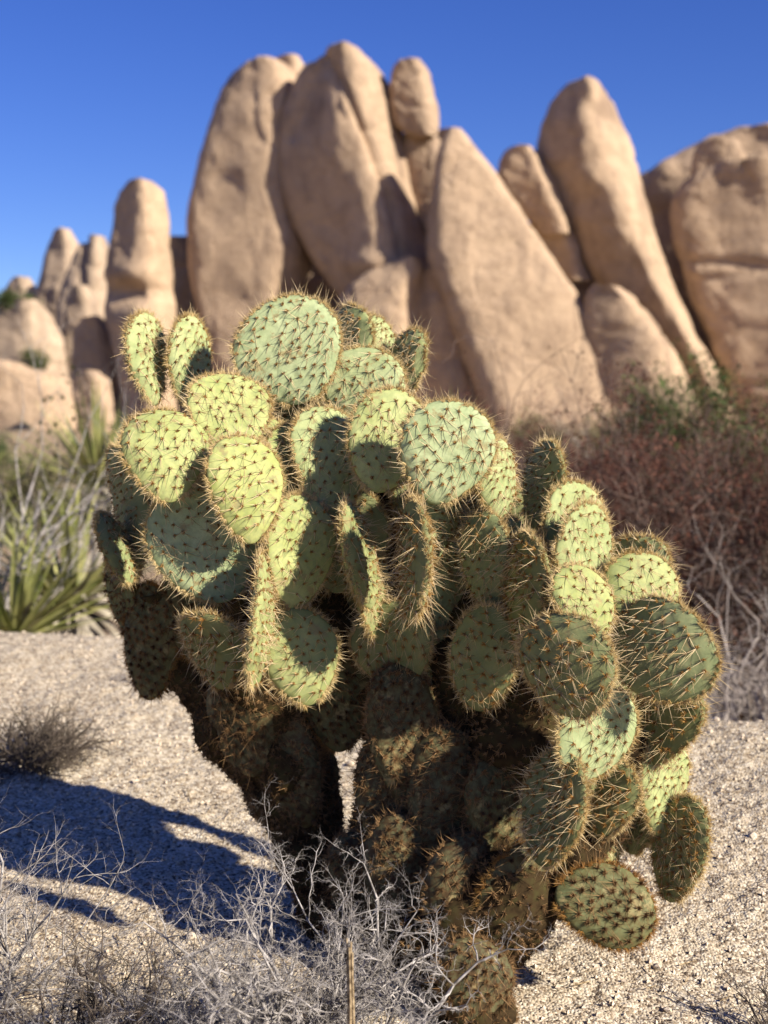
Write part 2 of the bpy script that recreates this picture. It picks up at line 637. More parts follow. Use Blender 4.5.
boulder('huge rounded tan boulder forming the left half of the tallest twin rock',
        [(57, 250, 276), (60, 241, 285), (66, 233, 292), (76, 226, 296), (90, 217, 299), (110, 209, 298), (130, 202, 296), (160, 192, 298), (200, 184, 303), (240, 184, 311), (262, 186, 311),
         (280, 189, 300), (310, 195, 296), (350, 205, 294), (430, 212, 296)], 40.7, 0.8, 2.6, seed=1, phi=22, amp=0.014,
        dents=((250, 300, 40, 22, 6), (215, 150, 20, 60, 3)))
boulder('dark rock filling the cleft between and below the tallest twin boulders',
        [(195, 270, 330), (215, 256, 438), (260, 236, 444), (300, 214, 470), (360, 205, 480), (430, 200, 490)], 44.0, 0.4, 2.6, seed=31)
boulder('small rounded block wedged between the tops of the two tallest boulders',
        [(54, 276, 298), (65, 271, 304), (90, 274, 308), (130, 278, 312), (170, 280, 310)], 41.5, 1.0, 2.3, seed=2)
boulder('tallest tan boulder with a long slanting crack down its front',
        [(42, 328, 352), (45, 317, 363), (51, 308, 371), (62, 298, 381), (80, 288, 390), (100, 280, 396), (125, 275, 402), (145, 274, 407), (180, 282, 415), (220, 294, 424),
         (250, 305, 428), (268, 318, 429), (284, 334, 426), (300, 348, 422), (340, 360, 416), (430, 364, 414)], 39.3, 0.95, 2.5, seed=3, phi=34, amp=0.012,
        creases=(([(323, 52), (345, 90), (372, 150), (392, 205), (402, 255)], 4, 7), ([(318, 60), (306, 100), (291, 135)], 6, 6)),
        dents=((330, 230, 24, 60, 5), (368, 262, 26, 9, -8)))
boulder('pale bulging block under the tallest boulder, lit on top and dark at its left',
        [(256, 392, 422), (268, 370, 428), (285, 346, 428), (310, 336, 424), (340, 332, 417), (430, 326, 412)], 38.6, 0.8, 2.3, seed=4)
boulder('upright finger of rock perched on top beside the tallest boulder',
        [(58, 400, 422), (66, 394, 427), (85, 391, 432), (105, 393, 437), (122, 398, 438), (130, 408, 437), (135, 420, 433)], 39.6, 0.9, 2.7, seed=5, amp=0.024)
boulder('egg shaped rock held under the perched finger of rock',
        [(124, 412, 424), (134, 404, 438), (160, 404, 447), (180, 408, 447), (200, 413, 444), (215, 419, 440), (230, 426, 434)], 40.2, 0.9, 2.2, seed=6)
boulder('smooth triangular slab leaning right in the middle of the formation',
        [(127, 449, 460), (140, 445, 470), (160, 438, 486), (180, 434, 500), (210, 430, 521), (250, 429, 549), (290, 440, 578), (330, 454, 597),
         (370, 470, 612), (440, 490, 640)], 38.0, 0.55, 3.0, seed=7, amp=0.010, phi=-4, dents=((480, 200, 22, 16, 3), (520, 300, 50, 30, -4)))
boulder('dark low wedge of rock at the left foot of the triangular slab',
        [(268, 424, 440), (300, 413, 456), (340, 408, 470), (440, 402, 492)], 38.9, 0.6, 2.4, seed=8)
boulder('short knob of rock behind the apex of the triangular slab',
        [(128, 440, 452), (140, 436, 458), (200, 432, 465)], 41.5, 0.9, 2.3, seed=9)
boulder('small boulder leaning left between the triangular slab and the tall pillar',
        [(144, 510, 534), (156, 503, 545), (172, 501, 553), (190, 508, 561), (208, 522, 567), (225, 537, 571), (234, 546, 571)], 39.5, 0.9, 2.4, seed=10)
boulder('small pale block sitting under the left leaning boulder',
        [(222, 522, 568), (235, 530, 580), (255, 540, 586), (280, 552, 592)], 39.8, 0.9, 2.6, seed=11)
boulder('dark rock filling the gap behind the tall leaning pillar',
        [(215, 556, 600), (240, 556, 620), (280, 560, 640), (320, 570, 655), (380, 580, 670)], 42.5, 0.6, 2.3, seed=12)
boulder('tall pillar of rock leaning left with a rounded head',
        [(76, 578, 596), (79, 571, 604), (86, 562, 612), (100, 553, 620), (120, 544, 628), (150, 541, 637), (180, 552, 646), (210, 567, 653), (240, 585, 662),
         (270, 601, 675), (300, 622, 688), (330, 645, 702), (355, 668, 714), (430, 700, 745)], 39.0, 0.95, 2.5, seed=13, phi=42,
        dents=((606, 112, 14, 16, 6), (590, 200, 12, 14, 4), (632, 265, 16, 20, 7), (585, 150, 14, 70, -5)))
boulder('low pale rocks heaped at the foot of the leaning pillar',
        [(284, 596, 622), (296, 590, 640), (320, 588, 660), (350, 594, 684), (430, 600, 715)], 37.6, 0.7, 2.2, seed=14)
boulder('big shadowed rock mass behind at the right edge',
        [(124, 735, 790), (134, 712, 830), (150, 680, 850), (168, 648, 860), (190, 646, 870), (220, 654, 880), (260, 668, 890), (300, 690, 890),
         (345, 716, 890), (430, 730, 890)], 42.0, 0.6, 2.8, seed=15)
boulder('rounded block resting on the ledge at upper right',
        [(138, 706, 742), (152, 699, 750), (170, 697, 752), (188, 700, 748), (200, 706, 740)], 39.6, 0.9, 2.5, seed=16)
boulder('broad cracked boulder at the right edge below the ledge',
        [(158, 716, 800), (175, 694, 830), (195, 683, 850), (230, 684, 860), (265, 692, 860), (300, 704, 860), (345, 726, 860), (430, 745, 860)],
        39.0, 0.7, 2.8, seed=17, phi=26, creases=(([(742, 160), (752, 200), (750, 240)], 4, 5), ([(690, 262), (730, 262), (790, 268)], 5, 5)))
boulder('thumb shaped pillar with an overhang standing apart at left',
        [(177, 126, 148), (186, 117, 157), (200, 111, 161), (230, 107, 164), (260, 103, 166), (290, 101, 168), (320, 102, 169), (345, 110, 170),
         (380, 118, 172), (440, 118, 174)], 41.0, 0.9, 2.5, seed=18, phi=34,
        dents=((132, 292, 26, 9, 14), (130, 272, 24, 10, -6), (120, 240, 8, 60, 2), (134, 318, 20, 14, -5)))
boulder('dark rock deep in shade between the thumb pillar and the huge boulder',
        [(236, 160, 192), (250, 156, 205), (290, 150, 215), (440, 145, 220)], 44.0, 0.6, 2.3, seed=19)
boulder('distant leaning spire at the far left of the formation',
        [(228, 54, 66), (240, 47, 73), (260, 41, 76), (285, 36, 74), (310, 28, 76), (360, 14, 84)], 62, 0.8, 2.4, mat='rock_far', seed=20)
boulder('pale double pinnacle beside the distant spire',
        [(234, 88, 101), (246, 76, 104), (262, 68, 105), (285, 58, 105), (310, 54, 104), (370, 48, 108)], 58, 0.8, 2.4, mat='rock_far', seed=21,
        creases=(([(86, 240), (82, 270), (84, 330)], 3, 5),))
boulder('small pale slab standing before the double pinnacle',
        [(286, 72, 84), (300, 64, 92), (330, 60, 98), (400, 56, 108)], 54, 0.7, 2.4, mat='rock_far', seed=22)
boulder('low pale boulder at the left edge below the distant spire',
        [(298, 6, 34), (312, -10, 44), (335, -20, 52), (400, -30, 62)], 52, 0.7, 2.3, mat='rock_far', seed=23)
boulder('round pale boulder low at the far left edge',
        [(276, 12, 26), (290, 0, 32), (330, -14, 34)], 60, 0.8, 2.2, mat='rock_far', seed=24)
boulder('short lit stump of rock at the foot of the thumb pillar',
        [(371, 74, 98), (380, 70, 106), (395, 72, 108), (420, 76, 110), (445, 76, 112)], 34, 0.8, 2.4, seed=25)
boulder('dark boulder in shade below the double pinnacle',
        [(316, 78, 102), (330, 72, 114), (360, 70, 120), (440, 66, 126)], 43.5, 0.7, 2.4, seed=26)
boulder('low shaded ledge of rock behind the yuccas',
        [(362, -40, 20), (374, -60, 60), (400, -70, 74), (450, -80, 84)], 36, 0.4, 2.4, seed=27)

# ---------------------------------------------------------------- plants in the middle distance


def grow(segs, tips, p, d, length, r, level, rng, wander=0.25, up=0.0, kids=(4, 4, 3), shrink=0.6, spread=0.9, nseg=5, inside=None):
    step = length / nseg
    pts = [p]
    for i in range(nseg):
        d = d + wander * rng.normal(size=3) + np.array([0, 0, up])
        d = d / np.linalg.norm(d)
        q = pts[-1] + d * step
        if inside is not None and not inside(q):
            break
        ra, rb = r * (1 - 0.75 * i / nseg), r * (1 - 0.75 * (i + 1) / nseg)
        segs.append((pts[-1], q, ra, rb))
        pts.append(q)
        if level < len(kids) and i >= 1:
            n = kids[level] / (nseg - 1)
            n = int(n) + (rng.random() < n - int(n))
            for _ in range(n):
                dd = d + spread * rng.normal(size=3)
                dd /= np.linalg.norm(dd)
                grow(segs, tips, q, dd, length * shrink * (0.6 + 0.6 * rng.random()), rb * 0.72, level + 1, rng, wander, up, kids, shrink, spread, max(3, nseg - 1), inside)
    tips.append(pts[-1])
    if level >= len(kids) - 1:
        tips.extend(pts[1:-1])


def leaf_quads(c, size, rng):
    n = len(c)
    d = norm(rng.normal(size=(n, 3)) + np.array([0, 0, 0.3]))
    a, b = perp(d)
    s = size * (0.6 + 0.8 * rng.random((n, 1)))
    V = np.stack([c - d * s * 0.2, c + d * s * 0.4 + a * s * 0.32, c + d * s * 1.1, c + d * s * 0.4 - a * s * 0.32], 1)
    i = np.arange(n)[:, None] * 4
    return V.reshape(-1, 3), i + np.array([[0, 1, 2, 3]])


def shrub(name, label, cat, base, height, width, stems, twig, leaf=None, leaf_n=0, leaf_size=0.02, kids=(4, 4, 3), wander=0.25, up=0.05, seed=0,
          group=None, r=0.008, lean=(0, 0), tilt=1.0, spread=0.9, branch_name='branches', shrink=0.6, bounded=True, nseg=5):
    rng = np.random.default_rng(seed)
    base = np.asarray(base, float)
    t = thing(name, label, cat, base, group)
    segs, tips = [], []
    ph = rng.random(3) * 6.28

    def inside(q):
        r_ = q - base
        a_ = math.atan2(r_[1], r_[0])
        top = height * (0.9 + 0.10 * math.sin(2 * a_ + ph[0]) + 0.07 * math.sin(r_[0] * 13 / width + ph[1]) + 0.05 * math.sin(r_[1] * 17 / width + ph[2]))
        t_ = max(0.0, r_[2] / top)
        wide = width * (0.45 + 0.9 * t_) if t_ < 0.5 else width * 1.0 * math.sqrt(max(0.0, 1 - ((t_ - 0.45) / 0.55) ** 2.4))
        return t_ < 1 and math.hypot(r_[0], r_[1]) < wide * (0.85 + 0.3 * rng.random())
    if not bounded:
        inside = None
    for s in range(stems):
        a = rng.random() * 6.283
        k = math.sqrt(rng.random()) * tilt
        d = np.array([math.cos(a) * k * width / height + lean[0], math.sin(a) * k * width / height * 0.8 + lean[1], 1.0])
        d /= np.linalg.norm(d)
        p = base + np.array([math.cos(a), math.sin(a), 0]) * width * 0.10 * rng.random()
        p[2] -= 0.03
        grow(segs, tips, p, d, height * (0.5 + 0.35 * rng.random()), r * (0.7 + 0.6 * rng.random()), 0, rng, wander, up, kids, spread=spread, shrink=shrink, inside=inside, nseg=nseg)
    p0 = np.array([q[0] for q in segs]); p1 = np.array([q[1] for q in segs])
    v, f = tubes(p0, p1, [q[2] for q in segs], [q[3] for q in segs], 4)
    obj(branch_name, mesh_np(branch_name, v, [f]), M[twig], t)
    if leaf and leaf_n:
        tp = np.array(tips)
        keep = vnoise(tp * (4.2 / max(height, 0.3)) * 1.4, seed) + 0.25 * rng.normal(size=len(tp)) > -0.02
        if keep.sum() > 50:
            tp = tp[keep]
        c = tp[rng.integers(0, len(tp), leaf_n)] + rng.normal(size=(leaf_n, 3)) * leaf_size * 1.2
        v, f = leaf_quads(c, leaf_size, rng)
        obj('leaves', mesh_np('leaves', v, [f], False), M[leaf], t)
    return t


def gz(x, y):
    return float(ground_z(np.array([x]), np.array([y]), False)[0])


def on_ground(px, Y):
    x = (px - 384) / F_PX * Y
    return np.array([x, Y, gz(x, Y)])


def blades(base, n, length, width, rng, spread=1.0, droop=0.25, up=0.25, segs=6, flat=False):
    parts_v, parts_f = [], []
    off = 0
    for k in range(n):
        a = rng.random() * 6.283
        el = up + (1 - up) * rng.random() ** spread
        L = length * (0.65 + 0.45 * rng.random())
        w = width * (0.7 + 0.5 * rng.random())
        d = np.array([math.cos(a) * math.sqrt(max(0, 1 - el * el)), math.sin(a) * math.sqrt(max(0, 1 - el * el)), el])
        side = np.array([-math.sin(a), math.cos(a), 0.0]) + rng.normal(size=3) * 0.15
        p = base + d * 0.03
        rows = []
        g = droop * (0.3 + rng.random())
        for i in range(segs + 1):
            t = i / segs
            ww = w * (0.55 + 0.9 * t - 1.45 * t * t) if t < 0.999 else 0.0006
            ww = max(ww, 0.0006)
            nrm = np.cross(side, d)
            rows.append([p - side * ww / 2 + nrm * ww * 0.18, p, p + side * ww / 2 + nrm * ww * 0.18])
            d = d + np.array([0, 0, -g / segs])
            d /= np.linalg.norm(d)
            p = p + d * L / segs
        V = np.array(rows).reshape(-1, 3)
        F = []
        for i in range(segs):
            for j in (0, 1):
                q = off + i * 3 + j
                F.append((q, q + 1, q + 4, q + 3))
        parts_v.append(V)
        parts_f.append(np.array(F))
        off += len(V)
    return np.concatenate(parts_v), np.concatenate(parts_f)


def yucca(label, base, size, n, seed, dead=50, width=0.034, stem=None):
    rng = np.random.default_rng(seed)
    base = np.asarray(base, float)
    t = thing('yucca', label, 'yucca', base, 'yuccas behind the slab')
    stem = size * 0.28 if stem is None else stem
    crown = base + np.array([0, 0, stem])
    v, f = blades(crown, n, size, width, rng, 0.8, 0.15, 0.12)
    obj('leaves', mesh_np('leaves', v, [f]), M['yucca'], t)
    if dead:
        v, f = blades(crown, dead, size * 0.55, width * 0.9, rng, 1.0, 1.2, -0.75)
        obj('dead_leaves', mesh_np('dead_leaves', v, [f]), M['yucca_dead'], t)
    k = np.linspace(0, 1, 5)[:, None]
    pts = base + np.array([0, 0, -0.05]) + k * np.array([0, 0, stem + size * 0.06])
    v, f = tubes(pts[:-1], pts[1:], np.full(4, size * 0.09), np.full(4, size * 0.085), 8)
    obj('trunk', mesh_np('trunk', v, [f]), M['yucca_dead'], t)


yucca('large spiky yucca with a grey skirt of dead leaves behind the slab', on_ground(66, 5.4), 0.53, 70, 3, 150, 0.05, 0.48)
yucca('yellow green yucca cut by the left edge of the picture', on_ground(12, 5.0), 0.46, 80, 4, 40, 0.04, 0.42)
yucca('smaller yucca farther back between the large yucca and the cactus', on_ground(98, 8.5), 0.6, 80, 5, 30, 0.045, 0.75)
yucca('small pale yucca seen over the cactus before the triangular slab', on_ground(447, 13.5), 0.7, 70, 6, 20, 0.04, 0.75)

b = on_ground(-50, 5.0)
shrub('dead_shrub', 'bleached bare branches reaching in from the left edge above the yuccas', 'shrub', b, 1.42, 0.5, 7, 'dead_twig', None, 0,
      kids=(5, 4, 3), seed=21, r=0.012, lean=(0.05, 0), wander=0.17, shrink=0.5, bounded=False, nseg=7)
shrub('evergreen_shrub', 'olive green leafy shrub mixed into the bleached branches at left', 'shrub', on_ground(5, 6.6), 1.4, 0.8, 9, 'dark_twig', 'olive_leaf', 1800, 0.026,
      seed=22, r=0.012)
shrub('evergreen_shrub', 'dark green round bush among the pale boulders at far left', 'shrub', P(14, 318, 53) , 1.0, 1.3, 9, 'dark_twig', 'green_leaf', 2600, 0.12, seed=23, r=0.03)
shrub('evergreen_shrub', 'small bush on the rocks under the double pinnacle', 'shrub', P(33, 372, 51.5), 0.95, 0.8, 8, 'dark_twig', 'green_leaf', 2000, 0.07, seed=24, r=0.02)

RED = 'rusty shrubs behind the slab at right'
reds = [(580, 5.6, 1.62, 0.66, 'tall rusty brown thicket shrub right behind the top of the cactus'),
        (655, 4.9, 1.46, 0.64, 'rusty shrub in front of the tall thicket, above the right pads'),
        (740, 5.4, 1.42, 0.62, 'red brown shrub below the green bush at right'),
        (815, 4.9, 1.32, 0.6, 'rust coloured shrub cut by the right edge'),
        (535, 6.2, 1.5, 0.6, 'low rusty shrub half hidden behind the cactus top')]
for k, (px, Y, h, w, lab) in enumerate(reds):
    shrub('rusty_shrub', lab, 'shrub', on_ground(px, Y), h, w, 44, 'red_twig', 'red_leaf', 17000, 0.0125, kids=(6, 5, 4), seed=40 + k, group=RED, r=0.008)
GREY = 'bare grey shrubs at right'
greys = [(765, 4.1, 1.05, 0.4, 'thick curved grey dead branches at the right edge before the rusty shrubs'),
         (750, 3.95, 0.92, 0.5, 'tangled bare grey shrub at the right edge beyond the slab'),
         (690, 4.3, 0.72, 0.55, 'low grey leafless shrub behind the rightmost pads'),
         (810, 4.3, 1.25, 0.6, 'tall bleached leafless shrub reaching in from the right edge'),
         (590, 5.3, 1.7, 0.3, 'dark bare twiggy bush top over the rusty thicket')]
for k, (px, Y, h, w, lab) in enumerate(greys):
    shrub('leafless_shrub', lab, 'shrub', on_ground(px, Y), h, w, 14, 'grey_branch' if k < 4 else 'red_twig', None, 0, kids=(6, 5, 4) if k else (5, 4, 3), seed=60 + k, group=GREY,
          r=0.008 if k else 0.014, wander=0.36, bounded=False, nseg=8, shrink=0.5)
shrub('evergreen_shrub', 'green bush at the right edge before the boulders', 'shrub', on_ground(730, 8.5), 1.72, 0.9, 24, 'dark_twig', 'green_leaf', 12000, 0.03, seed=71, r=0.012)
shrub('evergreen_shrub', 'small green bush left of the larger green bush at right', 'shrub', on_ground(672, 9.0), 1.68, 0.6, 20, 'dark_twig', 'green_leaf', 9000, 0.03, seed=72, r=0.012)
shrub('leafless_shrub', 'thin pale bare twigs rising before the leaning pillar', 'shrub', on_ground(620, 14), 1.7, 1.3, 10, 'grey_branch', None, 0, kids=(3, 3), seed=73,
      r=0.012, wander=0.22)


def grass(label, base, n, length, seed, mat='dry_grass', width=0.004):
    rng = np.random.default_rng(seed)
    v, f = blades(np.asarray(base, float), n, length, width, rng, 0.7, 0.4, 0.45, 5)
    # spread the roots
    nv = 18
    off = rng.normal(size=(n, 2)) * length * 0.16
    vv = v.reshape(n, nv, 3)
    vv[..., :2] += off[:, None, :]
    o = obj('grass_tuft', mesh_np('grass_tuft', vv.reshape(-1, 3), [f]), M[mat])
    tag(o, label, 'grass tuft')


def build_scrub():
    rng = np.random.default_rng(300)
    cs = []
    while len(cs) < 150:
        y = 13 + 55 * rng.random() ** 1.3
        x = (rng.random() * 2 - 1) * (6 + y * 0.9)
        px = 384 + x / y * F_PX
        if -60 < px < 900 and y > 33:
            continue
        cs.append((x, y))
    P_, n = [], 260
    for x, y in cs:
        h, w = 0.35 + 0.5 * rng.random(), 0.4 + 0.5 * rng.random()
        d = norm(rng.normal(size=(n, 3))) * rng.random((n, 1)) ** 0.4
        d[:, 2] = np.abs(d[:, 2])
        P_.append(np.array([x, y, gz(x, y)]) + d * np.array([w, w, h]) * (0.8 + 0.3 * vnoise(d * 3 + x, 4))[:, None])
    v, f = leaf_quads(np.concatenate(P_), 0.085, rng)
    o = obj('scrub', mesh_np('scrub', v, [f], False), M['olive_leaf'])
    o['kind'] = 'stuff'
    o['label'] = 'far low scrub on the desert floor'


build_scrub()

LOW = 'low desert shrubs at the foot of the boulders'
for k, (px, Y, h, w, mt, lab) in enumerate([
        (40, 15, 1.0, 1.0, 'olive_leaf', 'olive shrub behind the left yuccas at the foot of the rocks'),
        (150, 18, 1.1, 1.2, 'olive_leaf', 'shrub behind the narrow upright pads at upper left of the cactus'),
        (-20, 19, 1.3, 1.2, 'green_leaf', 'dark shrub low at the far left edge under the pale boulders'),
        (470, 19, 1.0, 1.3, 'red_leaf', 'brownish low shrub before the triangular slab'),
        (545, 22, 1.3, 1.4, 'olive_leaf', 'low olive shrub at the right foot of the triangular slab'),
        (640, 20, 1.4, 1.3, 'olive_leaf', 'olive shrub at the foot of the leaning pillar'),
        (790, 16, 1.5, 1.3, 'green_leaf', 'green shrub at the right edge under the cracked boulder'),
        (425, 22, 1.1, 1.2, 'olive_leaf', 'low shrub seen past the small dark pad at the cactus top')]):
    shrub('desert_shrub', lab, 'shrub', on_ground(px, Y), h * 0.85, w, 22, 'dark_twig', mt, 9000, 0.034, seed=130 + k, r=0.012, kids=(5, 4), group=LOW)


grass('dry straw coloured grass tuft behind the slab at lower right', on_ground(752, 3.6), 140, 0.42, 81)
grass('dry grass clump between the yuccas and the cactus', on_ground(104, 5.2), 120, 0.42, 82)
grass('small dry tuft on the slab left of the cactus in sun', on_ground(172, 3.2), 60, 0.12, 83, width=0.003)

# ---------------------------------------------------------------- the prickly pear
cactus = thing('prickly_pear_cactus', 'large spiny prickly pear cactus with many pads on the granite slab', 'cactus', (0.02, 1.98, 0.01))


def surf_spines(pos_, nrm, rng, n_each, lmin, lmax, r, spread, droop=None):
    """needles from points along their normals"""
    idx = np.repeat(np.arange(len(pos_)), n_each)
    d = nrm[idx] + spread * rng.normal(size=(len(idx), 3))
    if droop is not None:
        d = d + droop[idx]
    d = norm(d)
    L = (lmin + (lmax - lmin) * rng.random(len(idx)))[:, None]
    base = pos_[idx] + norm(np.cross(d, nrm[idx])) * 0.0008 * rng.normal(size=(len(idx), 1))
    return spikes(base, base + d * L, r)


PAD_N = 0


def pad(cx, cy, L, W, rot, yaw, tilt, Y, yellow=0.2, age_shade=0.0, spine=1.0, thick=0.0105, label=None):
    global PAD_N
    PAD_N += 1
    rng = np.random.default_rng(500 + PAD_N)
    s_px = Y / F_PX
    C = P(cx, cy, Y)
    L, W = L * s_px, W * s_px
    ro, ya, ti = R(rot), R(yaw), R(tilt)
    X, Z, N0 = np.array([1., 0, 0]), np.array([0, 0, 1.]), np.array([0, -1., 0])
    u = math.cos(ro) * Z + math.sin(ro) * X
    v0 = math.cos(ro) * X - math.sin(ro) * Z
    n = math.cos(ya) * N0 + math.sin(ya) * v0
    v = math.cos(ya) * v0 - math.sin(ya) * N0
    u, n = math.cos(ti) * u - math.sin(ti) * n, math.cos(ti) * n + math.sin(ti) * u
    woody = age_shade > 0.92
    if woody:
        thick = 0.026
    T = thick * (0.9 + 0.25 * rng.random())
    cs, ct, cst = rng.normal(size=3) * np.array([0.08, 0.08, 0.1])
    wob = rng.normal(size=4) * 0.03
    skew = rng.normal() * 0.06
    obv = 0.14 + 0.14 * rng.random()

    def xy(r, a):
        # a = 0 at the tip; obovate outline
        ob = 1 + wob[0] * np.sin(2 * a + wob[1] * 40) + wob[2] * np.sin(3 * a + wob[3] * 90)
        s = L / 2 * np.cos(a) * ob
        w = W / 2 * np.sin(a) * (1 + obv * np.cos(a) - 0.05 * np.cos(2 * a)) * ob
        return s * r, w * r + skew * s * r

    def h_of(r):
        return T * np.sqrt(np.clip(1 - r ** 2.8, 0, 1))

    def place(s, t, h):
        hh = h + cs * s * s / L * 2 + ct * t * t / W * 2 + cst * s * t / L * 2
        return C + s[..., None] * u + t[..., None] * v + hh[..., None] * n

    # areoles on a slanting lattice
    sp = 0.0156 * (0.92 + 0.16 * rng.random()) * min(1.0, (W / 0.105)) ** 0.5
    k = int(max(L, W) / sp) + 3
    gi, gj = np.meshgrid(np.arange(-k, k + 1), np.arange(-k, k + 1))
    gs = gi * sp * 0.86
    gt = (gj + 0.5 * (gi % 2)) * sp
    ga = 0.22 * rng.normal() + 0.15
    s_ = (gs * math.cos(ga) - gt * math.sin(ga)).ravel() + rng.normal(size=gs.size) * sp * 0.12
    t_ = (gs * math.sin(ga) + gt * math.cos(ga)).ravel() + rng.normal(size=gs.size) * sp * 0.12
    ang = np.arctan2(t_ / (W / 2), s_ / (L / 2))
    es, et = xy(1.0, ang)
    rr = np.hypot(s_ / L, t_ / W) / np.maximum(np.hypot(es / L, et / W), 1e-6)
    ok = (rr < 0.92) & (rng.random(len(rr)) > 0.05)
    s_, t_, rr = s_[ok], t_[ok], rr[ok]

    # skin
    nr, na = 22, 84
    r = np.sin(np.linspace(0.02, 1, nr) * math.pi / 2)
    a = np.linspace(0, 2 * math.pi, na, endpoint=False)
    A, Q = np.meshgrid(a, r)
    S2, T2 = xy(Q, A)
    H = h_of(Q)
    tub = np.zeros_like(S2)
    for q in range(len(s_)):
        d2 = (S2 - s_[q]) ** 2 + (T2 - t_[q]) ** 2
        tub += np.exp(-d2 / (2 * 0.0042 ** 2))
    H2 = H + 0.0015 * tub
    top = place(S2, T2, H2).reshape(-1, 3)
    botm = place(S2[:-1], T2[:-1], -H2[:-1]).reshape(-1, 3)
    z0 = np.zeros(1)
    V = np.concatenate([top, botm, place(z0, z0, z0 + T * 1.02), place(z0, z0, z0 - T * 1.02)])
    it = np.arange(nr * na).reshape(nr, na)
    ib = np.concatenate([nr * na + np.arange((nr - 1) * na).reshape(nr - 1, na), it[-1:]])
    q1 = np.stack([it[:-1], it[1:], np.roll(it, -1, 1)[1:], np.roll(it, -1, 1)[:-1]], -1).reshape(-1, 4)[:, ::-1]
    q2 = np.stack([ib[:-1], np.roll(ib, -1, 1)[:-1], np.roll(ib, -1, 1)[1:], ib[1:]], -1).reshape(-1, 4)[:, ::-1]
    c1, c2 = len(V) - 2, len(V) - 1
    j = np.arange(na)
    t1 = np.stack([np.full(na, c1), it[0, (j + 1) % na], it[0, j]], -1)
    t2 = np.stack([np.full(na, c2), ib[0, j], ib[0, (j + 1) % na]], -1)
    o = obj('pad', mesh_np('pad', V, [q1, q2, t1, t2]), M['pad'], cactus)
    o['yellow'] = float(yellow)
    o['age_shade'] = float(age_shade)
    if label:
        o['label'] = label

    # face areoles, both faces
    hp = h_of(rr) + 0.001
    slope = np.clip(rr, 0, 1)[:, None] ** 3
    lat = norm(s_[:, None] * u + t_[:, None] * v)
    Pt, Pb = place(s_, t_, hp), place(s_, t_, -hp)
    Nt, Nb = norm(n + 0.5 * slope * lat), norm(-n + 0.5 * slope * lat)
    FP, FN = np.concatenate([Pt, Pb]), np.concatenate([Nt, Nb])
    # rim areoles
    per = math.pi * (L + W) / 2
    nrim = int(per / 0.0034)
    ar = (np.arange(nrim) + rng.random(nrim) * 0.6) / nrim * 2 * math.pi
    ar = ar[np.abs(np.abs(((ar + math.pi) % (2 * math.pi)) - math.pi) - math.pi) > 0.25]
    rr2 = 0.95 + 0.05 * rng.random(len(ar))
    s2, t2_ = xy(rr2, ar)
    hs = h_of(rr2) * np.where(rng.random(len(ar)) < 0.5, 1, -1) * 0.9
    RP = place(s2, t2_, hs)
    RN = norm(s2[:, None] / L * u + t2_[:, None] / W * v)
    tipw = np.clip(np.cos(ar) * 0.5 + 0.6, 0.25, 1)

    old = age_shade > 0.5
    # long spines: deflexed, a few per areole, several nearly parallel over a pad
    comb = norm((-0.55 * u + 0.55 * rng.normal() * v) + 0.0 * n)
    dro_f = np.repeat(comb[None] * 0.9, len(FP), 0)
    sel = rng.random(len(FP)) < 0.85
    ln = spine
    A1 = surf_spines(FP[sel], FN[sel] * 0.55, rng, 3, 0.012 * ln, 0.038 * ln, 0.00052, 0.5, dro_f[sel])
    A2 = surf_spines(FP, FN * 0.8, rng, 1, 0.010, 0.026 * ln, 0.00055, 0.5)
    A3 = surf_spines(RP, RN, rng, 1, 0.012, 0.03 * ln, 0.00058, 0.5)
    v_, f_ = merge([A1, A2, A3])
    obj('spines', mesh_np('spines', v_, f_, False), M['old_spine' if age_shade > 0.75 else 'spine'], o)
    # bristle tufts
    n_t = 16 if not old else (22 if age_shade < 0.85 else 46)
    B1 = surf_spines(FP, FN, rng, n_t, 0.003, 0.0065 if not old else 0.0115, 0.0006, 0.75)
    v_, f_ = merge([B1])
    obj('bristles', mesh_np('bristles', v_, f_, False), M['tuft' if age_shade < 0.75 else 'old_spine'], o)
    B2 = surf_spines(RP, RN, rng, 28, 0.003, 0.0112 if not woody else 0.008, 0.0004, 0.7)
    v_, f_ = merge([B2])
    obj('rim_bristles', mesh_np('rim_bristles', v_, f_, False), M['rim' if age_shade < 0.75 else ('tuft' if not woody else 'old_spine')], o)


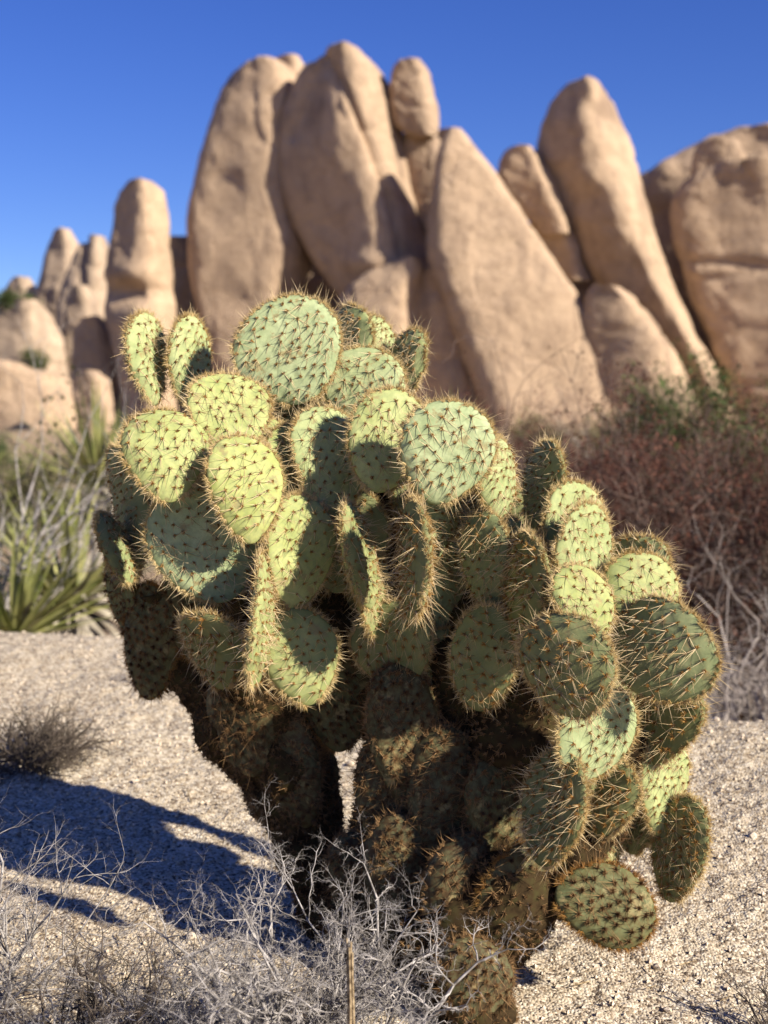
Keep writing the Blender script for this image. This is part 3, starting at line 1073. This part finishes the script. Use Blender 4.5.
PADS = [
    # cx, cy, L, W, rot, yaw, tilt, Y, yellow, age, spine length; olive skin also stands in for shade on some pads
    (147, 358, 92, 60, -2, 64, 4, 2.04, 0.45, 0, 0.9),
    (190, 360, 88, 62, 6, 58, 4, 2.06, 0.45, 0, 0.9),
    (167, 452, 100, 84, -6, 22, 22, 1.845, 0.8, 0, 1.0),
    (229, 415, 92, 80, 0, 24, 22, 1.91, 0.85, 0, 1.0),
    (246, 487, 112, 74, -4, 25, 15, 1.83, 0.95, 0, 1.0),
    (289, 352, 108, 104, -14, 4, 4, 2.0, 0.0, 0, 1.1),
    (287, 465, 78, 60, -8, 58, 8, 1.95, 0.8, 0, 0.8),
    (362, 386, 82, 80, 20, -8, 10, 2.03, 0.2, 0, 1.2),
    (352, 338, 62, 50, 4, -38, 0, 2.12, 0.4, 0.2, 1.0),
    (379, 346, 62, 52, -6, 50, 5, 2.14, 0.4, 0, 0.9),
    (408, 362, 64, 44, 8, -40, 0, 2.1, 0.4, 0.2, 1.1),
    (331, 462, 112, 80, 2, 35, 8, 1.94, 0.4, 0, 1.0),
    (388, 441, 108, 80, 10, 14, 12, 1.90, 0.65, 0, 1.1),
    (446, 453, 106, 90, 12, 8, 2, 1.82, 0.0, 0, 1.0),
    (500, 478, 86, 80, 4, 62, 5, 1.9, 0.4, 0, 0.9),
    (544, 487, 92, 74, 9, -66, 0, 2.0, 0.3, 0.35, 1.1),
    (571, 530, 98, 84, 6, 40, 6, 1.9, 0.5, 0.14, 0.8),
    (582, 558, 112, 88, 10, 46, 6, 1.82, 0.45, 0.14, 0.9),
    (584, 602, 78, 72, 6, 30, 26, 1.75, 0.8, 0.16, 0.8),
    (638, 564, 60, 62, -4, -40, 0, 1.92, 0.4, 0.3, 1.1),
    (646, 596, 88, 84, 20, 24, 18, 1.82, 0.7, 0.16, 0.9),
    (659, 651, 112, 104, 35, -36, -8, 1.74, 0.15, 0.5, 1.3),  # skin darkened to deepen the shade of a pad turned from the sun
    (564, 669, 108, 104, 6, -36, -10, 1.67, 0.3, 0.65, 1.3),  # skin darkened as shade, this face is turned from the sun
    (595, 735, 100, 80, 18, 16, 4, 1.77, 0.15, 0, 0.8),
    (664, 722, 96, 78, 14, -50, 0, 1.86, 0.5, 0.7, 1.2),
    (661, 784, 104, 66, 10, 36, 6, 1.88, 0.55, 0.05, 0.8),
    (680, 850, 114, 62, 9, -48, -4, 1.86, 0.3, 0.62, 1.1),  # darker skin stands in for deeper shade here
    (606, 905, 108, 80, 100, -20, 10, 1.80, 0.5, 0.87, 1.0),
    (606, 796, 84, 68, 8, -40, 0, 1.84, 0.4, 0.7, 1.3),
    (600, 838, 84, 60, 55, 10, 62, 1.90, 0.6, 0.45, 0.9),
    (556, 808, 122, 78, 12, -50, 0, 1.77, 0.4, 0.7, 1.2),  # darker skin stands in for deeper shade on this face
    (531, 775, 112, 70, 12, 56, 4, 1.95, 0.6, 0.78, 0.9),
    (206, 544, 122, 106, -22, 8, 2, 1.875, 0.0, 0, 1.0),
    (297, 552, 118, 76, 8, 36, 10, 1.88, 0.8, 0.1, 0.9),
    (301, 656, 104, 74, -8, 22, 18, 1.84, 0.75, 0.35, 0.8),
    (263, 622, 138, 90, 3, 82, 0, 1.82, 0.6, 0.2, 1.1),
    (214, 648, 90, 78, -4, -36, -22, 1.83, 0.5, 0.74, 1.0),
    (130, 512, 138, 84, -8, -58, 0, 2.1, 0.3, 0.5, 1.0),
    (118, 548, 78, 60, -24, 80, 0, 2.04, 0.4, 0.3, 0.8),
    (150, 642, 120, 72, -6, -34, 0, 2.1, 0.4, 0.9, 0.9),
    (360, 556, 108, 80, -8, 74, 4, 1.88, 0.6, 0.35, 0.9),
    (414, 562, 122, 90, 2, -76, 0, 1.77, 0.4, 0.72, 1.3),
    (456, 598, 112, 70, 8, 44, 0, 1.99, 0.25, 0.05, 0.9),
    (487, 560, 100, 56, -3, -34, 0, 1.88, 0.2, 0.5, 1.1),
    (483, 660, 112, 68, 4, -26, -8, 1.86, 0.3, 0.6, 0.9),
    (522, 590, 122, 92, 3, -74, 0, 1.83, 0.6, 0.6, 1.2),
    (515, 548, 72, 62, 0, 34, 45, 1.93, 0.8, 0.1, 0.9),
    (393, 648, 92, 80, -6, -14, -10, 1.93, 0.5, 0.65, 0.9),
    (441, 655, 60, 44, 10, 40, 0, 1.97, 0.7, 0.4, 0.8),
    # inner and older pads that fill the shaded middle, some added to block the sun
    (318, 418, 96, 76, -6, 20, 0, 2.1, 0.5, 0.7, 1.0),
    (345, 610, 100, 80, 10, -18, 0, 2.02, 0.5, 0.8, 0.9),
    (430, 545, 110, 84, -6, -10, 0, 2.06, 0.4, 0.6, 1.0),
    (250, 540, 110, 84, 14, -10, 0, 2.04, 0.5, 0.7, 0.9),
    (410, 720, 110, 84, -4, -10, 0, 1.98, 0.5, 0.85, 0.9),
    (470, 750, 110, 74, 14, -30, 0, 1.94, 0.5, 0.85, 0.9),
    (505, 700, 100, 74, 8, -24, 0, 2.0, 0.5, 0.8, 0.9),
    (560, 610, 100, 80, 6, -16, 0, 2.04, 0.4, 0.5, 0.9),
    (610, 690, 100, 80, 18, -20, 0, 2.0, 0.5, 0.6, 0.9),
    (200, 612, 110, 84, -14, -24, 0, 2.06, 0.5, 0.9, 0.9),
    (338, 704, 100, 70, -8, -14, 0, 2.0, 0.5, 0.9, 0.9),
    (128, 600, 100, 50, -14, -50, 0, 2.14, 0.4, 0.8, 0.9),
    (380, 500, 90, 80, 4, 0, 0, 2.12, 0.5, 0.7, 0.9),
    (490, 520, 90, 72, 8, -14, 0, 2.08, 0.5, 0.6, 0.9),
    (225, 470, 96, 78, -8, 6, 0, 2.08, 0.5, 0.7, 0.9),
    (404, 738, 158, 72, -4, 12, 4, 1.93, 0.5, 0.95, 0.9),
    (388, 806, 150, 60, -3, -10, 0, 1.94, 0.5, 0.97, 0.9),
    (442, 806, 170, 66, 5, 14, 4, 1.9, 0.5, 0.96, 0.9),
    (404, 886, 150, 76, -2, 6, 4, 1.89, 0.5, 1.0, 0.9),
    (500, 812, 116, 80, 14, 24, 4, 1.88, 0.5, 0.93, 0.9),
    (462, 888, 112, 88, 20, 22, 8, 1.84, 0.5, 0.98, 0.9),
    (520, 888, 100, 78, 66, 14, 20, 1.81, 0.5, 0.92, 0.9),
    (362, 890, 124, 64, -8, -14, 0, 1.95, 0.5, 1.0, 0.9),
    (288, 762, 140, 70, -14, -24, 0, 2.02, 0.5, 0.98, 0.9),
    (246, 720, 112, 80, -22, -26, 0, 2.02, 0.5, 0.96, 0.9),
    (474, 984, 96, 76, 4, 10, 6, 1.76, 0.5, 1.0, 0.9),
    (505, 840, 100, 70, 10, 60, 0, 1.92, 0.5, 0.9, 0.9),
    (420, 500, 110, 100, 0, 60, 0, 2.05, 0.5, 0.7, 0.9),  # added filler, turned sunward to close the shadow on the ground
    (480, 590, 110, 100, 0, 58, 0, 2.05, 0.5, 0.7, 0.9),  # added filler, blocks sun for the ground shadow
    (350, 530, 110, 100, 0, 60, 0, 2.08, 0.5, 0.7, 0.9),  # added filler, blocks sun for the ground shadow
    (400, 600, 110, 100, 0, 58, 0, 2.08, 0.5, 0.8, 0.9),  # added filler, blocks sun for the ground shadow
    (535, 600, 110, 96, 0, 58, 0, 1.98, 0.5, 0.6, 0.9),  # added filler, blocks sun for the ground shadow
    (300, 590, 110, 100, 0, 60, 0, 2.08, 0.5, 0.8, 0.9),  # added filler, blocks sun for the ground shadow
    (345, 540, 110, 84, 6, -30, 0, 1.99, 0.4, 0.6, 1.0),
    (437, 520, 96, 70, 6, 50, 0, 1.93, 0.35, 0.15, 0.9),
    (540, 650, 110, 80, 8, -60, 0, 1.9, 0.5, 0.6, 1.0),
    (632, 650, 100, 80, 20, 40, 0, 1.88, 0.6, 0.2, 0.9),
    (375, 600, 100, 74, -4, 70, 0, 1.94, 0.6, 0.4, 1.0),
    (262, 462, 90, 70, 4, 40, 0, 1.96, 0.8, 0.1, 0.9),
    (316, 500, 84, 60, -4, 66, 0, 1.94, 0.7, 0.15, 0.9),
    (600, 770, 104, 74, 10, 60, 0, 1.88, 0.5, 0.5, 1.0),
    (640, 810, 90, 66, 18, -60, 0, 1.93, 0.5, 0.5, 1.0),
]
for q in PADS:
    pad(*q)


def limb(pts, rng, rings=10):
    """lofts a lumpy limb through (px, py, Y, radius in px) and returns verts, quads, and surface samples"""
    pts = [(*P(a, b, c), r * c / F_PX) for a, b, c, r in pts]
    pts = np.array(pts)
    t = np.linspace(0, len(pts) - 1, (len(pts) - 1) * rings + 1)
    c = np.stack([np.interp(t, np.arange(len(pts)), pts[:, k]) for k in range(4)], 1)
    for _ in range(2):
        c[1:-1] = (c[:-2] + 2 * c[1:-1] + c[2:]) / 4
    d = norm(np.gradient(c[:, :3], axis=0))
    a, b = perp(d)
    na = 28
    th = np.linspace(0, 2 * math.pi, na, endpoint=False)
    rad = c[:, 3:4] * (1 + 0.13 * np.sin(t * 4.4)[:, None])
    o = np.cos(th)[None, :, None] * a[:, None] + np.sin(th)[None, :, None] * b[:, None]
    V = c[:, None, :3] + rad[:, None] * o
    pw = V.reshape(-1, 3)
    V = (pw + o.reshape(-1, 3) * (0.017 * fbm(pw * 15, 3, 77))[:, None])
    nr = len(c)
    idx = np.arange(nr * na).reshape(nr, na)
    nx = np.roll(idx, -1, 1)
    q = np.stack([idx[:-1], nx[:-1], nx[1:], idx[1:]], -1).reshape(-1, 4)
    V = np.concatenate([V, c[:1, :3], c[-1:, :3]])
    k0, k1 = len(V) - 2, len(V) - 1
    j = np.arange(na)
    tr = np.concatenate([np.stack([np.full(na, k0), idx[0, (j + 1) % na], idx[0, j]], -1), np.stack([np.full(na, k1), idx[-1, j], idx[-1, (j + 1) % na]], -1)])
    # old areoles stand in slanting rows round the limb
    sp_, sn_ = [], []
    arc = np.concatenate([[0], np.cumsum(np.linalg.norm(np.diff(c[:, :3], axis=0), axis=1))])
    row = 0
    for q_ in np.arange(0.004, arc[-1], 0.0105):
        m = max(6, int(2 * math.pi * np.interp(q_, arc, c[:, 3]) / 0.0125))
        fi = np.interp(q_, arc, np.arange(nr))
        fj = ((np.arange(m) + 0.5 * (row % 2) + 0.22 * rng.normal(size=m)) / m * na) % na
        fi = np.clip(fi + 0.25 * rng.normal(size=m) * 0.5, 0, nr - 1.001)
        i0, j0 = fi.astype(int), fj.astype(int) % na
        j1 = (j0 + 1) % na
        wi, wj = (fi - i0)[:, None], (fj - np.floor(fj))[:, None]
        G = V[:nr * na].reshape(nr, na, 3)
        sp_.append((G[i0, j0] * (1 - wj) + G[i0, j1] * wj) * (1 - wi) + (G[i0 + 1, j0] * (1 - wj) + G[i0 + 1, j1] * wj) * wi)
        sn_.append(norm(o[i0, j0] * (1 - wj) + o[i0, j1] * wj))
        row += 1
    return (V, q, tr), np.concatenate(sp_), np.concatenate(sn_)


def build_trunk():
    rng = np.random.default_rng(9)
    limbs = [
        [(415, 1075, 1.98, 66), (412, 985, 1.98, 74), (408, 900, 1.99, 76), (416, 830, 2.0, 58), (414, 750, 2.02, 48), (385, 660, 2.05, 44), (372, 570, 2.06, 36), (366, 470, 2.08, 28)],
        [(372, 930, 2.04, 56), (316, 850, 2.07, 44), (286, 775, 2.08, 46), (240, 725, 2.08, 42), (204, 690, 2.1, 32), (180, 650, 2.12, 26), (164, 590, 2.12, 20)],
        [(290, 780, 2.06, 38), (282, 720, 2.04, 44), (265, 660, 2.03, 40), (250, 600, 2.03, 34), (235, 530, 2.04, 28)],
        [(430, 930, 1.94, 58), (478, 880, 1.92, 52), (500, 820, 1.94, 44), (515, 750, 1.92, 40), (540, 690, 1.88, 34), (566, 620, 1.87, 26)],
        [(470, 925, 1.9, 50), (530, 880, 1.88, 40), (575, 855, 1.86, 26), (612, 800, 1.88, 22), (632, 730, 1.88, 20)],
        [(440, 800, 1.98, 48), (455, 730, 1.98, 40), (462, 660, 2.0, 36), (470, 580, 2.03, 30)],
        [(326, 722, 2.05, 22), (324, 685, 2.05, 32), (325, 620, 2.03, 36), (318, 520, 2.04, 30), (310, 430, 2.08, 24)],
        [(540, 880, 1.86, 26), (560, 896, 1.86, 24), (575, 902, 1.86, 14)],
        [(470, 1060, 1.80, 40), (474, 1000, 1.78, 38), (476, 962, 1.78, 32)],
        [(430, 960, 1.86, 44), (478, 922, 1.83, 46), (530, 890, 1.84, 40), (556, 870, 1.86, 24)],
    ]
    parts, tr, sp_, sn = [], [], [], []
    off = 0
    for L in limbs:
        (V, q, t), a, b = limb(L, rng)
        parts.append((V, q))
        tr.append(t + off)
        off += len(V)
        sp_.append(a)
        sn.append(b)
    V, F = merge(parts)
    o = obj('trunk', mesh_np('trunk', V, F + [np.concatenate(tr)]), M['bark'], cactus)
    sp_, sn = np.concatenate(sp_), np.concatenate(sn)
    A = surf_spines(sp_, sn, rng, 24, 0.003, 0.0088, 0.0006, 0.8)
    keep = rng.random(len(sp_)) < 0.35
    B = surf_spines(sp_[keep], sn[keep], rng, 2, 0.01, 0.026, 0.0005, 0.6)
    v, f = merge([A, B])
    obj('spines', mesh_np('trunk_spines', v, f, False), M['old_spine'], o)


build_trunk()

# ---------------------------------------------------------------- dead brush in the foreground
def brush(name, label, px, Y, height, width, stems, seed, mat, kids=(5, 4, 3), r=0.0032, wander=0.22, spread=1.0, lean=(0, 0), tilt=1.0, up=0.02, group=None, shrink=0.5):
    b = on_ground(px, Y)
    wander *= 0.8
    return shrub(name, label, 'dead bush', b, height, width, stems, mat, kids=kids, seed=seed, r=r, wander=wander, spread=spread, lean=lean, tilt=tilt, up=up,
                 branch_name='twigs', group=group, shrink=shrink, bounded=False, nseg=8)


brush('dead_bush', 'bleached leafless thorny bush in front of the cactus trunk', 286, 1.62, 0.38, 0.34, 44, 101, 'dead_twig', kids=(15, 12, 8), r=0.0034, shrink=0.27, spread=1.5, wander=0.34)
brush('dead_bush', 'grey tangle of dead twigs filling the lower left corner', 50, 1.60, 0.29, 0.36, 19, 102, 'dead_twig', kids=(13, 10, 6), r=0.0028, shrink=0.30, spread=1.4, wander=0.32)
brush('dead_bush', 'low grey twiggy bush between the corner tangle and the bleached bush', 180, 1.64, 0.27, 0.22, 11, 108, 'dead_twig', kids=(13, 10, 6), r=0.0026, shrink=0.30, spread=1.4, wander=0.32)
brush('dead_bush', 'dark wiry dead brush mixed into the grey tangle at lower left', 100, 1.66, 0.26, 0.40, 40, 109, 'dark_twig', kids=(13, 9, 6), r=0.0028, shrink=0.30, spread=1.4, wander=0.32)
brush('dead_bush', 'pale thin dead branches rising at the left edge beside the cactus shadow', -20, 1.85, 0.36, 0.16, 9, 103, 'dead_twig', kids=(10, 7, 4), r=0.003, lean=(0.2, 0), shrink=0.4)
brush('dead_bush', 'dark dry brush on the slab at left behind the cactus shadow', 22, 2.72, 0.18, 0.34, 75, 104, 'dark_twig', kids=(8, 5), r=0.0034, lean=(1.3, 0))
brush('dead_bush', 'low grey dead twigs lying along the bottom right edge', 700, 1.72, 0.11, 0.34, 26, 105, 'dead_twig', kids=(6, 3), r=0.002, tilt=1.5)
brush('dead_bush', 'dark fine dead brush in the bottom right corner', 800, 1.76, 0.2, 0.14, 16, 106, 'dark_twig', kids=(5, 3), r=0.0022)
brush('dead_bush', 'sparse dark twigs on the slab below the lying pad', 570, 1.74, 0.09, 0.14, 8, 107, 'dark_twig', kids=(4, 2), r=0.0017, tilt=1.4)

# one dry straw stalk, a weathered bundle of fibres
rng = np.random.default_rng(400)
t0, t1_ = on_ground(352, 1.42), P(349, 932, 1.45)
k = np.linspace(0, 1, 11)[:, None]
parts = []
for q in range(9):
    end = 0.86 + 0.14 * rng.random()
    off = np.array([math.cos(q * 2.4), math.sin(q * 2.4), 0]) * 0.0026 * math.sqrt(q / 8)
    pts = t0 + (t1_ - t0) * k * end + off + np.cumsum(rng.normal(size=(11, 3)), 0) * np.array([0.0004, 0.0004, 0])
    r_ = np.linspace(0.0017, 0.0010, 11) * (0.8 + 0.5 * rng.random())
    parts.append(tubes(pts[:-1], pts[1:], r_[:-1], r_[1:], 5))
v, f = merge(parts)
M['stalk'] = simple_mat('weathered_stalk', (0.14, 0.095, 0.05), (0.42, 0.32, 0.19), 160, 0.9, 0.1)
tag(obj('dry_stalk', mesh_np('dry_stalk', v, f), M['stalk']), 'straight straw coloured dry stalk standing in the bleached bush', 'stalk')


def build_litter():
    n = 420
    y = 1.4 + RNG.random(n) ** 1.4 * 2.2
    x = (RNG.random(n) * 2 - 1) * (0.3 + 0.36 * y)
    a = RNG.random(n) * 6.28
    L = 0.008 + 0.04 * RNG.random(n) ** 2
    x1, y1 = x + np.cos(a) * L, y + np.sin(a) * L
    p0 = np.stack([x, y, ground_z(x, y, False) + 0.004], 1)
    p1 = np.stack([x1, y1, ground_z(x1, y1, False) + 0.004 + 0.006 * RNG.random(n)], 1)
    r = 0.0005 + 0.0009 * RNG.random(n)
    v, f = tubes(p0, p1, r, r * 0.6, 4)
    o = obj('litter', mesh_np('litter', v, [f]), M['stalk'])
    o['kind'] = 'stuff'
    o['label'] = 'dry bits of twig and fallen spines on the slab'
    m = 320
    y = 1.4 + RNG.random(m) ** 1.3 * 2.4
    x = (RNG.random(m) * 2 - 1) * (0.3 + 0.38 * y)
    s = 0.003 + 0.006 * RNG.random(m) ** 2
    ico = np.array([[0, 0, 1], [.89, 0, .45], [.28, .85, .45], [-.72, .53, .45], [-.72, -.53, .45], [.28, -.85, .45], [.72, .53, -.45], [-.28, .85, -.45],
                    [-.89, 0, -.45], [-.28, -.85, -.45], [.72, -.53, -.45], [0, 0, -1.]])
    F0 = np.array([[0, 1, 2], [0, 2, 3], [0, 3, 4], [0, 4, 5], [0, 5, 1], [1, 6, 2], [2, 7, 3], [3, 8, 4], [4, 9, 5], [5, 10, 1], [6, 7, 2], [7, 8, 3],
                   [8, 9, 4], [9, 10, 5], [10, 6, 1], [11, 7, 6], [11, 8, 7], [11, 9, 8], [11, 10, 9], [11, 6, 10]])
    V = ico[None] * s[:, None, None] * (0.75 + 0.5 * RNG.random((m, 12, 1))) * np.array([1, 1, 0.7])
    V = V + np.stack([x, y, ground_z(x, y, False) + s * 0.45], 1)[:, None]
    F = (np.arange(m)[:, None, None] * 12 + F0[None]).reshape(-1, 3)
    o = obj('pebbles', mesh_np('pebbles', V.reshape(-1, 3), [F], False), M['grit'])
    o['kind'] = 'stuff'
    o['label'] = 'small loose stones on the slab'


build_litter()
